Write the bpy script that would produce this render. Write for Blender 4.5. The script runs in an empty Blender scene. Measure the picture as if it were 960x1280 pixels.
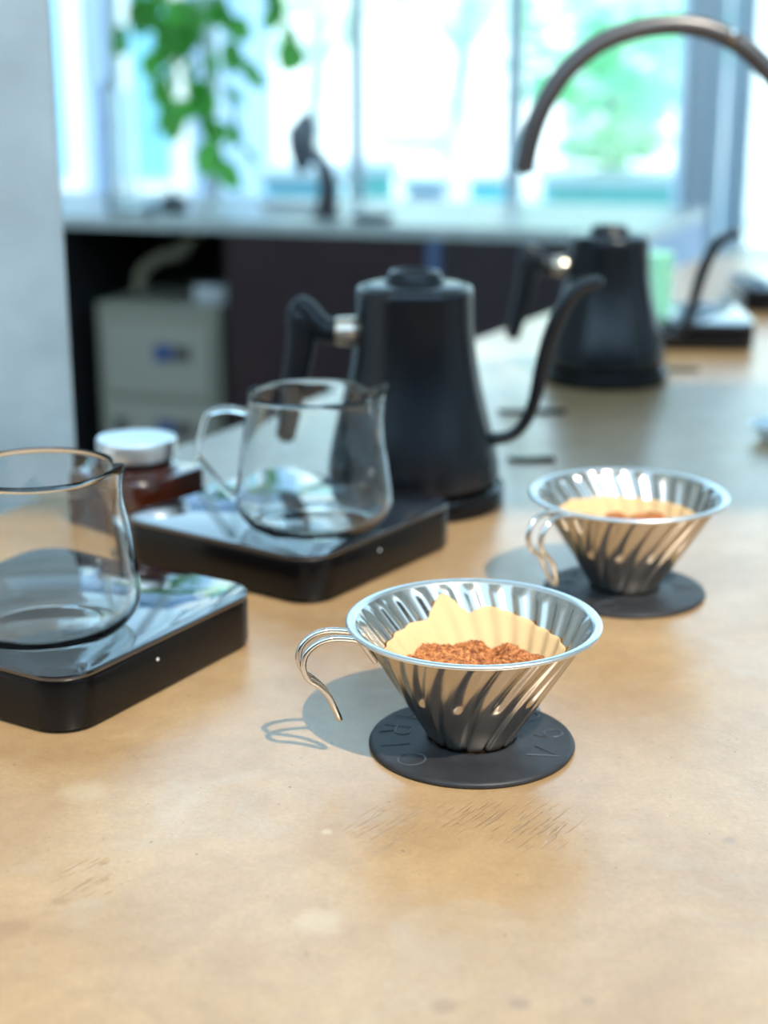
import bpy, bmesh, math, random
from mathutils import Vector, Matrix
random.seed(7)
sc = bpy.context.scene
COL = sc.collection
R = math.radians
sin, cos, pi = math.sin, math.cos, math.pi

# ------------------------------------------------------------------ camera
F_PX, HOR, CAM_H, FOCUS = 1950.0, 70.0, 0.309, 0.68
PITCH = math.atan((640 - HOR) / F_PX)
cam_d = bpy.data.cameras.new('camera')
cam = bpy.data.objects.new('camera', cam_d); COL.objects.link(cam)
cam.location = (0, 0, CAM_H)
cam.rotation_euler = (pi / 2 - PITCH, 0, 0)
cam_d.sensor_fit = 'VERTICAL'; cam_d.sensor_height = 36.0
cam_d.lens = 36.0 * F_PX / 1280.0
cam_d.clip_start = 0.02; cam_d.clip_end = 200
cam_d.dof.use_dof = True
cam_d.dof.focus_distance = FOCUS
cam_d.dof.aperture_fstop = (cam_d.lens / 1000) / 0.0105
cam_d.dof.aperture_blades = 0
sc.camera = cam

# ------------------------------------------------------------------ world, sun, exposure
world = bpy.data.worlds.new('sky'); sc.world = world; world.use_nodes = True
wn = world.node_tree; wn.nodes.clear()
wo = wn.nodes.new('ShaderNodeOutputWorld'); wb = wn.nodes.new('ShaderNodeBackground')
wt = wn.nodes.new('ShaderNodeTexCoord'); wx = wn.nodes.new('ShaderNodeSeparateXYZ')
wr = wn.nodes.new('ShaderNodeValToRGB')
wr.color_ramp.elements[0].position = 0.0; wr.color_ramp.elements[0].color = (0.80, 0.95, 1.0, 1)
wr.color_ramp.elements[1].position = 0.75; wr.color_ramp.elements[1].color = (0.40, 0.66, 0.96, 1)
e = wr.color_ramp.elements.new(0.22); e.color = (0.50, 0.78, 1.0, 1)
wn.links.new(wt.outputs['Generated'], wx.inputs[0]); wn.links.new(wx.outputs['Z'], wr.inputs[0])
wn.links.new(wr.outputs[0], wb.inputs[0]); wn.links.new(wb.outputs[0], wo.inputs[0])
wb.inputs[1].default_value = 3.2

SUN_OFF = Vector((-0.0225, 0.039, -0.061)).normalized()          # travel direction of sunlight
sun_d = bpy.data.lights.new('sun', 'SUN'); sun_d.energy = 4.9; sun_d.angle = R(0.6)
sun_d.color = (1.0, 0.90, 0.74)
sun = bpy.data.objects.new('sun', sun_d); COL.objects.link(sun)
sun.rotation_euler = SUN_OFF.to_track_quat('-Z', 'Y').to_euler()
sun.location = (1, -2, 3)

sc.view_settings.view_transform = 'Standard'; sc.view_settings.look = 'None'
sc.view_settings.gamma = 1.0; sc.view_settings.use_curve_mapping = False
sc.view_settings.exposure = 0.0

# ------------------------------------------------------------------ pixel -> world helpers
S_, C_ = math.sin(PITCH), math.cos(PITCH)
def at(px, py, z=0.0):
    u = (px - 480) / F_PX; v = (py - 640) / F_PX
    t = (CAM_H - z) / (S_ + v * C_)
    return Vector((u * t, (C_ - v * S_) * t, z))
def at_y(px, py, Y):
    u = (px - 480) / F_PX; v = (py - 640) / F_PX
    t = Y / (C_ - v * S_)
    return Vector((u * t, Y, CAM_H - t * (S_ + v * C_)))

# ------------------------------------------------------------------ materials
MATS = {}
def mat(name, color=(0.5, 0.5, 0.5), rough=0.5, metal=0.0, **kw):
    if name in MATS: return MATS[name]
    m = bpy.data.materials.new(name); m.use_nodes = True
    b = m.node_tree.nodes['Principled BSDF']
    b.inputs['Base Color'].default_value = (*color, 1)
    b.inputs['Roughness'].default_value = rough
    b.inputs['Metallic'].default_value = metal
    for k, v in kw.items():
        b.inputs[k.replace('_', ' ')].default_value = v
    MATS[name] = m
    return m
def nodes(m):
    t = m.node_tree; return t.nodes, t.links, t.nodes['Principled BSDF']
def noise_color(m, c1, c2, scale=20, detail=6, lo=0.35, hi=0.65, bump=0.0, bscale=None, bdist=0.001):
    n, l, b = nodes(m)
    tc = n.new('ShaderNodeTexCoord'); nz = n.new('ShaderNodeTexNoise'); rp = n.new('ShaderNodeValToRGB')
    nz.inputs['Scale'].default_value = scale; nz.inputs['Detail'].default_value = detail
    rp.color_ramp.elements[0].position = lo; rp.color_ramp.elements[0].color = (*c1, 1)
    rp.color_ramp.elements[1].position = hi; rp.color_ramp.elements[1].color = (*c2, 1)
    l.new(tc.outputs['Object'], nz.inputs['Vector']); l.new(nz.outputs[0], rp.inputs[0])
    l.new(rp.outputs[0], b.inputs['Base Color'])
    if bump:
        n2 = n.new('ShaderNodeTexNoise'); n2.inputs['Scale'].default_value = bscale or scale * 4
        n2.inputs['Detail'].default_value = 8
        bp = n.new('ShaderNodeBump'); bp.inputs['Strength'].default_value = bump; bp.inputs['Distance'].default_value = bdist
        l.new(tc.outputs['Object'], n2.inputs['Vector']); l.new(n2.outputs[0], bp.inputs['Height'])
        l.new(bp.outputs[0], b.inputs['Normal'])
    return m

M_steel = mat('brushed_stainless_steel', (0.53, 0.485, 0.43), 0.17, 1.0)
n, l, b = nodes(M_steel)
tc = n.new('ShaderNodeTexCoord'); nz = n.new('ShaderNodeTexNoise'); nz.inputs['Scale'].default_value = 60
mr = n.new('ShaderNodeMapRange'); mr.inputs['To Min'].default_value = 0.15; mr.inputs['To Max'].default_value = 0.24
l.new(tc.outputs['Object'], nz.inputs['Vector']); l.new(nz.outputs[0], mr.inputs[0]); l.new(mr.outputs[0], b.inputs['Roughness'])
M_wire = mat('polished_steel_wire', (0.72, 0.70, 0.66), 0.10, 1.0)
M_rim = mat('satin_steel_rim', (0.78, 0.80, 0.80), 0.30, 1.0)
M_letter = mat('black_silicone_letter', (0.05, 0.053, 0.06), 0.30)
M_rubber = noise_color(mat('black_silicone', (0.03, 0.03, 0.034), 0.48, 0.0, Specular_IOR_Level=0.35), (0.020, 0.020, 0.022), (0.028, 0.028, 0.031), 90, 4, bump=0.15, bscale=900, bdist=0.0003)
M_paper = mat('filter_paper', (0.82, 0.60, 0.31), 0.85, 0.0, Subsurface_Weight=0.0)
n, l, b = nodes(M_paper)
tr = n.new('ShaderNodeBsdfTranslucent'); tr.inputs[0].default_value = (0.95, 0.60, 0.28, 1)
mx = n.new('ShaderNodeMixShader'); mx.inputs[0].default_value = 0.3
l.new(b.outputs[0], mx.inputs[1]); l.new(tr.outputs[0], mx.inputs[2]); l.new(mx.outputs[0], n['Material Output'].inputs[0])
nz = n.new('ShaderNodeTexNoise'); nz.inputs['Scale'].default_value = 700; bp = n.new('ShaderNodeBump'); bp.inputs['Strength'].default_value = 0.3; bp.inputs['Distance'].default_value = 0.0003
tc = n.new('ShaderNodeTexCoord'); l.new(tc.outputs['Object'], nz.inputs['Vector']); l.new(nz.outputs[0], bp.inputs['Height']); l.new(bp.outputs[0], b.inputs['Normal'])
M_coffee = noise_color(mat('coffee_grounds', (0.2, 0.06, 0.02), 0.75), (0.20, 0.050, 0.014), (0.72, 0.29, 0.09), 420, 3, 0.35, 0.68)
M_glossblk = mat('gloss_black_acrylic', (0.006, 0.006, 0.008), 0.05, 0.0, IOR=1.85, Coat_Weight=0.7, Coat_Roughness=0.02, Coat_IOR=1.6)
M_sideblk = mat('satin_black_plastic', (0.003, 0.0025, 0.0028), 0.20, 0.0, IOR=1.4, Specular_IOR_Level=0.4)
M_kettle = noise_color(mat('matte_black_enamel', (0.02, 0.024, 0.028), 0.27, 0.0, Specular_IOR_Level=0.5), (0.002, 0.003, 0.005), (0.004, 0.005, 0.008), 25, 3, bump=0.08, bscale=1500, bdist=0.0002)
M_grip = mat('black_grip_plastic', (0.006, 0.007, 0.010), 0.33, 0.0, Specular_IOR_Level=0.35)
M_ferrule = mat('warm_steel_ferrule', (0.75, 0.62, 0.50), 0.22, 1.0)
M_glass = mat('clear_glass', (0.98, 1.0, 0.99), 0.0, 0.0, Transmission_Weight=1.0, IOR=1.47)
M_amber = noise_color(mat('amber_glass', (0.16, 0.03, 0.008), 0.08, 0.0, Coat_Weight=0.8, Transmission_Weight=0.35), (0.022, 0.005, 0.002), (0.06, 0.012, 0.004), 30, 2)
M_lid = mat('brushed_tin_lid', (0.86, 0.85, 0.83), 0.28, 0.95)
M_ledw = mat('pale_indicator', (0.9, 0.9, 0.9), 0.4)
M_ceramic = mat('pale_blue_white_ceramic', (0.72, 0.83, 0.86), 0.15)
M_faucet = mat('dark_gunmetal', (0.15, 0.13, 0.125), 0.36, 0.8)
M_concrete = noise_color(mat('grey_concrete', (0.5, 0.53, 0.53), 0.85), (0.58, 0.59, 0.56), (0.74, 0.75, 0.72), 14, 10, 0.3, 0.7, bump=0.5, bscale=60, bdist=0.003)
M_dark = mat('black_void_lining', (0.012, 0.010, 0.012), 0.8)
M_maroon = noise_color(mat('dark_maroon_panel', (0.035, 0.012, 0.016), 0.45), (0.024, 0.010, 0.014), (0.042, 0.016, 0.020), 8, 4)
M_maroon2 = mat('dusky_brown_panel', (0.045, 0.028, 0.032), 0.4)
M_stone = noise_color(mat('pale_stone_top', (0.5, 0.58, 0.56), 0.3), (0.52, 0.58, 0.55), (0.66, 0.72, 0.69), 30, 8, bump=0.1)
M_endsky = mat('window_lit_end_blue', (0.20, 0.43, 0.80), 0.35)  # window light on the counter end is put into this blue
M_bluesheen = mat('blue_sheen_metal', (0.13, 0.20, 0.36), 0.35, 0.4)  # bluish sheen on the counter front, put into the colour
M_beige = mat('beige_enamel', (0.36, 0.34, 0.27), 0.5)
M_beige2 = mat('beige_front_panel', (0.44, 0.41, 0.33), 0.5)
M_hose = mat('tan_hose', (0.30, 0.26, 0.17), 0.6)
M_lblue = mat('blue_label', (0.03, 0.08, 0.28), 0.4)
M_ldark = mat('dark_grey_label', (0.06, 0.06, 0.065), 0.4)
M_whitep = mat('white_plastic', (0.75, 0.78, 0.80), 0.4)
M_frame = mat('blue_grey_window_paint', (0.66, 0.84, 0.90), 0.4)
M_pillar = mat('blue_grey_pillar_paint', (0.62, 0.72, 0.82), 0.6)
M_palewhite = mat('pale_window_paint', (0.60, 0.78, 0.90), 0.4)
M_wallp = noise_color(mat('off_white_plaster', (0.75, 0.75, 0.73), 0.9), (0.72, 0.72, 0.70), (0.78, 0.78, 0.76), 6, 4, bump=0.1)
M_floor = noise_color(mat('dark_screed_floor', (0.1, 0.1, 0.1), 0.6), (0.08, 0.08, 0.085), (0.14, 0.14, 0.14), 5, 6)
M_outg = noise_color(mat('pale_outdoor_paving', (0.75, 0.78, 0.75), 0.9), (0.62, 0.68, 0.66), (0.80, 0.84, 0.82), 0.7, 4)
M_lawn = noise_color(mat('short_grass_bank', (0.25, 0.5, 0.3), 0.9), (0.22, 0.50, 0.36), (0.35, 0.62, 0.42), 3, 5)
M_bark = noise_color(mat('pale_bark', (0.4, 0.38, 0.33), 0.9), (0.55, 0.60, 0.58), (0.72, 0.76, 0.74), 12, 5)
M_greytool = mat('grey_metal_fitting', (0.20, 0.22, 0.25), 0.4, 0.5)
M_darktool = mat('dark_grey_fitting', (0.06, 0.055, 0.065), 0.45)
M_bluefac = noise_color(mat('pale_blue_facade', (0.42, 0.58, 0.82), 0.7), (0.24, 0.38, 0.60), (0.34, 0.48, 0.70), 0.6, 3)
M_cyan = mat('cyan_facade_glass', (0.25, 0.58, 0.75), 0.15)
M_whitefac = mat('white_facade', (0.86, 0.86, 0.84), 0.8)
M_mint = mat('mint_painted_panel', (0.28, 0.66, 0.58), 0.5)
M_lilac = mat('lilac_painted_panel', (0.50, 0.52, 0.70), 0.6)
M_teal = mat('teal_painted_panel', (0.16, 0.55, 0.66), 0.5)

def leafmat(name, c1, c2, scale, trans):
    m = mat(name, c1, 0.45); noise_color(m, c1, c2, scale, 3)
    n, l, b = nodes(m)
    t = n.new('ShaderNodeBsdfTranslucent'); t.inputs[0].default_value = (c2[0] * 1.3, min(1, c2[1] * 1.4), c2[2], 1)
    mx = n.new('ShaderNodeMixShader'); mx.inputs[0].default_value = trans
    l.new(b.outputs[0], mx.inputs[1]); l.new(t.outputs[0], mx.inputs[2]); l.new(mx.outputs[0], n['Material Output'].inputs[0])
    return m
M_leaf = leafmat('deep_green_leaf', (0.05, 0.22, 0.08), (0.14, 0.45, 0.10), 6, 0.5)
M_tree = leafmat('light_tree_foliage', (0.50, 0.80, 0.58), (0.72, 0.90, 0.66), 2, 0.4)
M_tree2 = leafmat('teal_tree_foliage', (0.36, 0.74, 0.66), (0.52, 0.86, 0.62), 2, 0.4)

# thin window pane: mostly clear, faint mirror
M_pane = bpy.data.materials.new('window_glass'); M_pane.use_nodes = True
n, l = M_pane.node_tree.nodes, M_pane.node_tree.links; n.clear()
o_ = n.new('ShaderNodeOutputMaterial'); a_ = n.new('ShaderNodeBsdfTransparent'); g_ = n.new('ShaderNodeBsdfGlossy'); f_ = n.new('ShaderNodeFresnel'); x_ = n.new('ShaderNodeMixShader')
a_.inputs[0].default_value = (0.95, 0.985, 0.98, 1); g_.inputs['Roughness'].default_value = 0.02; f_.inputs['IOR'].default_value = 1.3
l.new(f_.outputs[0], x_.inputs[0]); l.new(a_.outputs[0], x_.inputs[1]); l.new(g_.outputs[0], x_.inputs[2]); l.new(x_.outputs[0], o_.inputs[0])

# counter: sand coloured sealed screed with blotches, pits, scratches and stains
M_table = mat('sealed_sand_screed', (0.5, 0.33, 0.17), 0.4, 0.0, Coat_Weight=1.0, Coat_Roughness=0.25, Coat_IOR=1.5)
n, l, b = nodes(M_table)
tc = n.new('ShaderNodeTexCoord')
def nz_(scale, detail=6, rough=0.55, dist=0.0, mapping=None):
    q = n.new('ShaderNodeTexNoise'); q.inputs['Scale'].default_value = scale; q.inputs['Detail'].default_value = detail
    q.inputs['Roughness'].default_value = rough; q.inputs['Distortion'].default_value = dist
    if mapping:
        m0_ = n.new('ShaderNodeMapping'); m0_.inputs['Rotation'].default_value = (0, 0, mapping[0])
        mp = n.new('ShaderNodeMapping'); mp.inputs['Scale'].default_value = mapping[1]
        l.new(tc.outputs['Object'], m0_.inputs[0]); l.new(m0_.outputs[0], mp.inputs[0]); l.new(mp.outputs[0], q.inputs['Vector'])
    else: l.new(tc.outputs['Object'], q.inputs['Vector'])
    return q.outputs[0]
def ramp_(src, p0, c0, p1, c1):
    q = n.new('ShaderNodeValToRGB'); q.color_ramp.elements[0].position = p0; q.color_ramp.elements[0].color = (*c0, 1)
    q.color_ramp.elements[1].position = p1; q.color_ramp.elements[1].color = (*c1, 1); l.new(src, q.inputs[0]); return q.outputs[0]
def mixc(fac, a, b2, blend='MIX'):
    q = n.new('ShaderNodeMix'); q.data_type = 'RGBA'; q.blend_type = blend
    for s, v in ((q.inputs[0], fac), (q.inputs[6], a), (q.inputs[7], b2)):
        if isinstance(v, (int, float)): s.default_value = v
        elif isinstance(v, tuple): s.default_value = (*v, 1)
        else: l.new(v, s)
    return q.outputs[2]
def math_(op, a, b2=None, clamp=False):
    q = n.new('ShaderNodeMath'); q.operation = op; q.use_clamp = clamp
    for s, v in ((q.inputs[0], a), (q.inputs[1], b2)):
        if v is None: continue
        if isinstance(v, (int, float)): s.default_value = v
        else: l.new(v, s)
    return q.outputs[0]
base = ramp_(nz_(7, 8, 0.62, 0.4), 0.30, (0.35, 0.205, 0.092), 0.68, (0.49, 0.318, 0.162))
fine = ramp_(nz_(420, 6, 0.8), 0.32, (0.86, 0.85, 0.83), 0.66, (1.07, 1.07, 1.07))
col = mixc(1.0, base, fine, 'MULTIPLY')
col = mixc(1.0, col, ramp_(nz_(60, 5, 0.7, 0.5), 0.30, (0.90, 0.88, 0.86), 0.66, (1.05, 1.05, 1.05)), 'MULTIPLY')
greyb = ramp_(nz_(16, 5, 0.6, 0.8), 0.55, (0, 0, 0), 0.72, (1, 1, 1))
col = mixc(math_('MULTIPLY', greyb, 0.35), col, (0.42, 0.35, 0.27))
pits = ramp_(nz_(300, 3, 0.5), 0.70, (0, 0, 0), 0.74, (1, 1, 1))
col = mixc(math_('MULTIPLY', pits, 0.75), col, (0.16, 0.10, 0.06))
# stains, pale patches (one a painted sun glint) and scratch fields (world spots on the top)
def spot(px, py, rad, soft=0.6):
    p = at(px, py)
    vs = n.new('ShaderNodeVectorMath'); vs.operation = 'DISTANCE'
    geo = tc.outputs['Object']
    l.new(geo, vs.inputs[0]); vs.inputs[1].default_value = p
    d = math_('ADD', vs.outputs['Value'], math_('MULTIPLY', math_('SUBTRACT', nz_(120, 4), 0.5), rad * 0.9))
    return math_('SUBTRACT', 1.0, math_('DIVIDE', math_('SUBTRACT', d, rad * (1 - soft)), rad * soft), True)
for (px, py, rad, c, k) in ((400, 1152, 0.012, (0.56, 0.43, 0.27), 0.45), (105, 990, 0.014, (0.56, 0.43, 0.27), 0.4),  # pale spot near the left edge is painted sun glint
                            (555, 1258, 0.006, (0.28, 0.16, 0.08), 0.6), (650, 1255, 0.005, (0.26, 0.15, 0.08), 0.7),
                            (15, 1160, 0.008, (0.30, 0.17, 0.08), 0.6), (75, 1127, 0.004, (0.30, 0.17, 0.08), 0.6),
                            (912, 1050, 0.004, (0.22, 0.15, 0.10), 0.6), (735, 1252, 0.004, (0.27, 0.17, 0.09), 0.6),
                            (408, 1040, 0.003, (0.56, 0.45, 0.30), 0.5), (290, 655, 0.03, (0.5, 0.40, 0.28), 0.2)):
    col = mixc(math_('MULTIPLY', spot(px, py, rad), k), col, c)
scr_l = ramp_(nz_(1, 2, 0.5, 0, (R(36), (520, 42, 1))), 0.56, (0, 0, 0), 0.62, (1, 1, 1))
sm = math_('MAXIMUM', spot(110, 1097, 0.016, 0.3), math_('MAXIMUM', spot(592, 1022, 0.019, 0.4), spot(665, 1030, 0.026, 0.6)))
sm = math_('MAXIMUM', sm, math_('MULTIPLY', spot(485, 1035, 0.022, 0.5), 0.6))
scr = math_('MULTIPLY', scr_l, sm)
col = mixc(math_('MULTIPLY', scr, 0.55), col, (0.27, 0.17, 0.09))
l.new(col, b.inputs['Base Color'])
rg = n.new('ShaderNodeMapRange'); rg.inputs['To Min'].default_value = 0.30; rg.inputs['To Max'].default_value = 0.52
l.new(nz_(22, 7, 0.6), rg.inputs[0]); l.new(rg.outputs[0], b.inputs['Roughness'])
hsum = math_('ADD', math_('MULTIPLY', nz_(45, 8, 0.65), 1.0), math_('MULTIPLY', nz_(420, 3, 0.6), 0.16))
hsum = math_('SUBTRACT', hsum, math_('MULTIPLY', scr, 0.9)); hsum = math_('SUBTRACT', hsum, math_('MULTIPLY', pits, 0.25))
bp = n.new('ShaderNodeBump'); bp.inputs['Strength'].default_value = 0.36; bp.inputs['Distance'].default_value = 0.0012
l.new(hsum, bp.inputs['Height']); l.new(bp.outputs[0], b.inputs['Normal']); l.new(bp.outputs[0], b.inputs['Coat Normal'])

# ------------------------------------------------------------------ mesh helpers
class MB:
    def __init__(s): s.v = []; s.f = []
    def add(s, vf, M=None):
        vs, fs = vf; o = len(s.v)
        s.v += [tuple(M @ Vector(p)) if M is not None else tuple(p) for p in vs]
        s.f += [tuple(i + o for i in f) for f in fs]; return s
def mesh(name, vf, material, parent=None, smooth=True, loc=None, rot=None, angle=None):
    if isinstance(vf, MB): vf = (vf.v, vf.f)
    me = bpy.data.meshes.new(name); me.from_pydata([tuple(p) for p in vf[0]], [], vf[1]); me.update()
    bm = bmesh.new(); bm.from_mesh(me); bmesh.ops.recalc_face_normals(bm, faces=bm.faces); bm.to_mesh(me); bm.free()
    me.materials.append(material)
    if smooth:
        me.polygons.foreach_set('use_smooth', [True] * len(me.polygons))
        try: me.set_sharp_from_angle(angle=R(angle or 40))
        except Exception: pass
    o = bpy.data.objects.new(name, me); COL.objects.link(o)
    if parent: o.parent = parent
    if loc is not None: o.location = loc
    if rot is not None: o.rotation_euler = rot
    return o
def thing(name, label, cat, loc=(0, 0, 0), rz=0, group=None):
    o = bpy.data.objects.new(name, None); COL.objects.link(o)
    o.empty_display_size = 0.02; o.location = loc; o.rotation_euler = (0, 0, rz)
    return tag(o, label, cat, group)
def tag(o, label, cat, group=None):
    o['label'] = label; o['category'] = cat
    if group: o['group'] = group
    return o
def struct(o): o['kind'] = 'structure'; return o
def copy_tree(o, parent=None):
    c = o.copy(); COL.objects.link(c); c.parent = parent
    for ch in [x for x in bpy.data.objects if x.parent == o]: copy_tree(ch, c)
    return c
def lathe(prof, n=64, closed=False):
    vs, fs = [], []
    for (r, z) in prof:
        for k in range(n):
            a = 2 * pi * k / n; vs.append((max(r, 1e-5) * cos(a), max(r, 1e-5) * sin(a), z))
    m = len(prof)
    for j in range(m if closed else m - 1):
        for k in range(n):
            a, b2 = j * n + k, j * n + (k + 1) % n; c, d = ((j + 1) % m) * n + (k + 1) % n, ((j + 1) % m) * n + k
            fs.append((a, b2, c, d))
    if not closed:
        if prof[0][0] > 1e-4: fs.append(tuple(range(n))[::-1])
        if prof[-1][0] > 1e-4: fs.append(tuple(range((m - 1) * n, m * n)))
    return vs, fs
def smooth_path(pts, sub=8):
    P = [Vector(p) for p in pts]; out = []
    for i in range(len(P) - 1):
        p0 = P[max(i - 1, 0)]; p1 = P[i]; p2 = P[i + 1]; p3 = P[min(i + 2, len(P) - 1)]
        for k in range(sub):
            t = k / sub
            out.append(0.5 * ((2 * p1) + (p2 - p0) * t + (2 * p0 - 5 * p1 + 4 * p2 - p3) * t * t + (3 * p1 - p0 - 3 * p2 + p3) * t ** 3))
    out.append(P[-1]); return out
def tube(path, rad, n=14, closed=False, squash=1.0):
    P = [Vector(p) for p in path]; m = len(P)
    rr = rad if isinstance(rad, (list, tuple)) else [rad] * m
    if len(rr) != m: rr = [rr[int(i * (len(rr) - 1) / (m - 1))] + (rr[min(int(i * (len(rr) - 1) / (m - 1)) + 1, len(rr) - 1)] - rr[int(i * (len(rr) - 1) / (m - 1))]) * ((i * (len(rr) - 1) / (m - 1)) % 1) for i in range(m)]
    vs, fs = [], []; nrm = None
    for i, p in enumerate(P):
        if closed: t = (P[(i + 1) % m] - P[i - 1]).normalized()
        else: t = (P[min(i + 1, m - 1)] - P[max(i - 1, 0)]).normalized()
        if nrm is None:
            nrm = t.orthogonal().normalized()
        nrm = (nrm - t * nrm.dot(t)).normalized(); bn = t.cross(nrm)
        for k in range(n):
            a = 2 * pi * k / n; vs.append(p + (nrm * cos(a) + bn * sin(a) * squash) * rr[i])
    for i in range(m if closed else m - 1):
        j = (i + 1) % m
        for k in range(n):
            fs.append((i * n + k, i * n + (k + 1) % n, j * n + (k + 1) % n, j * n + k))
    if not closed:
        # rounded caps
        for (i, sgn) in ((0, -1), (m - 1, 1)):
            t = (P[1] - P[0]).normalized() if i == 0 else (P[-1] - P[-2]).normalized()
            c = len(vs); vs.append(P[i] + t * sgn * rr[i] * 0.6)
            for k in range(n): fs.append((i * n + k, i * n + (k + 1) % n, c))
    return vs, fs
def rrect(w, d, r, seg=6):
    pts = []
    for (cx, cy, a0) in ((w / 2 - r, d / 2 - r, 0), (-w / 2 + r, d / 2 - r, 90), (-w / 2 + r, -d / 2 + r, 180), (w / 2 - r, -d / 2 + r, 270)):
        for k in range(seg + 1):
            a = R(a0 + 90 * k / seg); pts.append((cx + r * cos(a), cy + r * sin(a)))
    return pts
def rbox(w, d, h, r=0.01, bev=0.001, z0=0.0, seg=6):
    """upright rounded-rectangle prism with bevelled rims"""
    rings = []
    for (ins, z) in ((bev, z0), (bev * 0.3, z0 + bev * 0.3), (0, z0 + bev), (0, z0 + h - bev), (bev * 0.3, z0 + h - bev * 0.3), (bev, z0 + h)):
        rings.append([(x, y, z) for x, y in rrect(w - 2 * ins, d - 2 * ins, max(r - ins, 1e-4), seg)])
    n = len(rings[0]); vs = [p for rg in rings for p in rg]; fs = []
    for j in range(len(rings) - 1):
        for k in range(n): fs.append((j * n + k, j * n + (k + 1) % n, (j + 1) * n + (k + 1) % n, (j + 1) * n + k))
    fs.append(tuple(range(n))[::-1]); fs.append(tuple(range((len(rings) - 1) * n, len(rings) * n)))
    return vs, fs
def box(x0, x1, y0, y1, z0, z1, bev=0.0):
    if bev:
        vf = rbox(x1 - x0, y1 - y0, z1 - z0, bev, bev, 0, 2)
        return [(p[0] + (x0 + x1) / 2, p[1] + (y0 + y1) / 2, p[2] + z0) for p in vf[0]], vf[1]
    vs = [(x, y, z) for z in (z0, z1) for x, y in ((x0, y0), (x1, y0), (x1, y1), (x0, y1))]
    return vs, [(0, 3, 2, 1), (4, 5, 6, 7), (0, 1, 5, 4), (1, 2, 6, 5), (2, 3, 7, 6), (3, 0, 4, 7)]
def beam(p0, p1, w, h=None):
    """rectangular bar between two points"""
    p0, p1 = Vector(p0), Vector(p1); t = (p1 - p0).normalized(); h = h or w
    up = Vector((0, 0, 1)) if abs(t.z) < 0.9 else Vector((0, 1, 0))
    s = t.cross(up).normalized(); u = s.cross(t)
    vs = [p + s * a * w / 2 + u * b2 * h / 2 for p in (p0, p1) for a, b2 in ((-1, -1), (1, -1), (1, 1), (-1, 1))]
    return vs, [(0, 3, 2, 1), (4, 5, 6, 7), (0, 1, 5, 4), (1, 2, 6, 5), (2, 3, 7, 6), (3, 0, 4, 7)]

# ------------------------------------------------------------------ the room
FLOOR, CEIL = -0.95, 3.5
YW = 4.0                                       # inner face of the window wall
struct(mesh('floor', box(-3.0, 3.6, -1.3, 4.12, FLOOR - 0.1, FLOOR), M_floor, smooth=False))
SKX, SKY = (1.22, 2.9), (-0.82, 0.25)          # added unseen skylight, placed to let sun onto the far counter
for bx_ in ((-3.0, SKX[0], -1.18, 4.12), (SKX[1], 3.6, -1.18, 4.12), (SKX[0], SKX[1], -1.18, SKY[0]), (SKX[0], SKX[1], SKY[1], 4.12)):
    struct(mesh('ceiling', box(*bx_, CEIL, CEIL + 0.15), M_wallp, smooth=False))  # unseen ceiling, height and rear edge set to limit the sun
struct(mesh('window_20', box(SKX[0], SKX[1], SKY[0], SKY[1], CEIL + 0.07, CEIL + 0.078), M_pane, smooth=False))
struct(mesh('wall_left', box(-3.0, -2.85, -1.18, 4.12, FLOOR, CEIL), M_wallp, smooth=False))
struct(mesh('wall_right', box(3.45, 3.6, -1.18, 4.12, FLOOR, CEIL), M_wallp, smooth=False))
struct(mesh('wall_front', box(-2.85, 3.45, YW, YW + 0.12, 2.9, CEIL), M_wallp, smooth=False))
M_backw = noise_color(mat('darkened_unseen_back_wall', (0.3, 0.25, 0.2), 0.6), (0.05, 0.045, 0.04), (0.09, 0.075, 0.065), 5, 5)
struct(mesh('wall_back', box(-2.85, 3.45, -1.3, -1.18, FLOOR, 1.0), M_backw, smooth=False))  # unseen wall, kept low and dark for its effect on light
colx1 = -0.2345
struct(mesh('wall_concrete', box(-0.70, 0, 0, 0.45, FLOOR, CEIL, 0.004), M_concrete, smooth=False, loc=(colx1, 1.155, 0), rot=(0, 0, R(17))))
# window wall: posts at the pixel columns seen in the photograph, glass panes between
def px_x(px, py=120): return at_y(px, py, YW).x
posts = [(-2.8, 0.06), (-1.9, 0.06), (px_x(140), 0.03), (px_x(262), 0.035), (px_x(446), 0.036), (px_x(645), 0.036)]
post_r = [(px_x(930), 0.05), (1.55, 0.06), (2.3, 0.06), (3.35, 0.06)]
for i, (x, w) in enumerate(posts + post_r):
    m = M_frame if x < 0.8 else M_palewhite
    struct(mesh('trim_%d' % (i + 1), box(x - w / 2, x + w / 2, YW, YW + 0.10, FLOOR, 2.9, 0.004), m, smooth=False))
struct(mesh('wall_pillar', box(px_x(858), px_x(888), YW - 0.05, YW + 0.14, FLOOR, 2.9, 0.004), M_pillar, smooth=False))
struct(mesh('trim_12', box(px_x(892), px_x(906), YW, YW + 0.1, FLOOR, 2.9, 0.004), M_palewhite, smooth=False))
xs = [posts[0][0]] + [p[0] for p in posts[1:]] + [px_x(873)] + [p[0] for p in post_r]
for i in range(len(xs) - 1):
    w = mesh('window_%d' % (i + 1), box(xs[i] + 0.03, xs[i + 1] - 0.03, YW + 0.045, YW + 0.053, FLOOR, 2.9), M_pane, smooth=False)
    struct(w)
for i, z in enumerate((FLOOR + 0.04,)):
    zz = z
    struct(mesh('trim_%d' % (20 + i), box(-2.85, px_x(858), YW + 0.02, YW + 0.09, zz - 0.025, zz + 0.025, 0.003), M_frame, smooth=False))
struct(mesh('trim_22', box(px_x(888), 3.45, YW + 0.02, YW + 0.09, FLOOR, FLOOR + 0.07, 0.003), M_palewhite, smooth=False))

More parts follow.
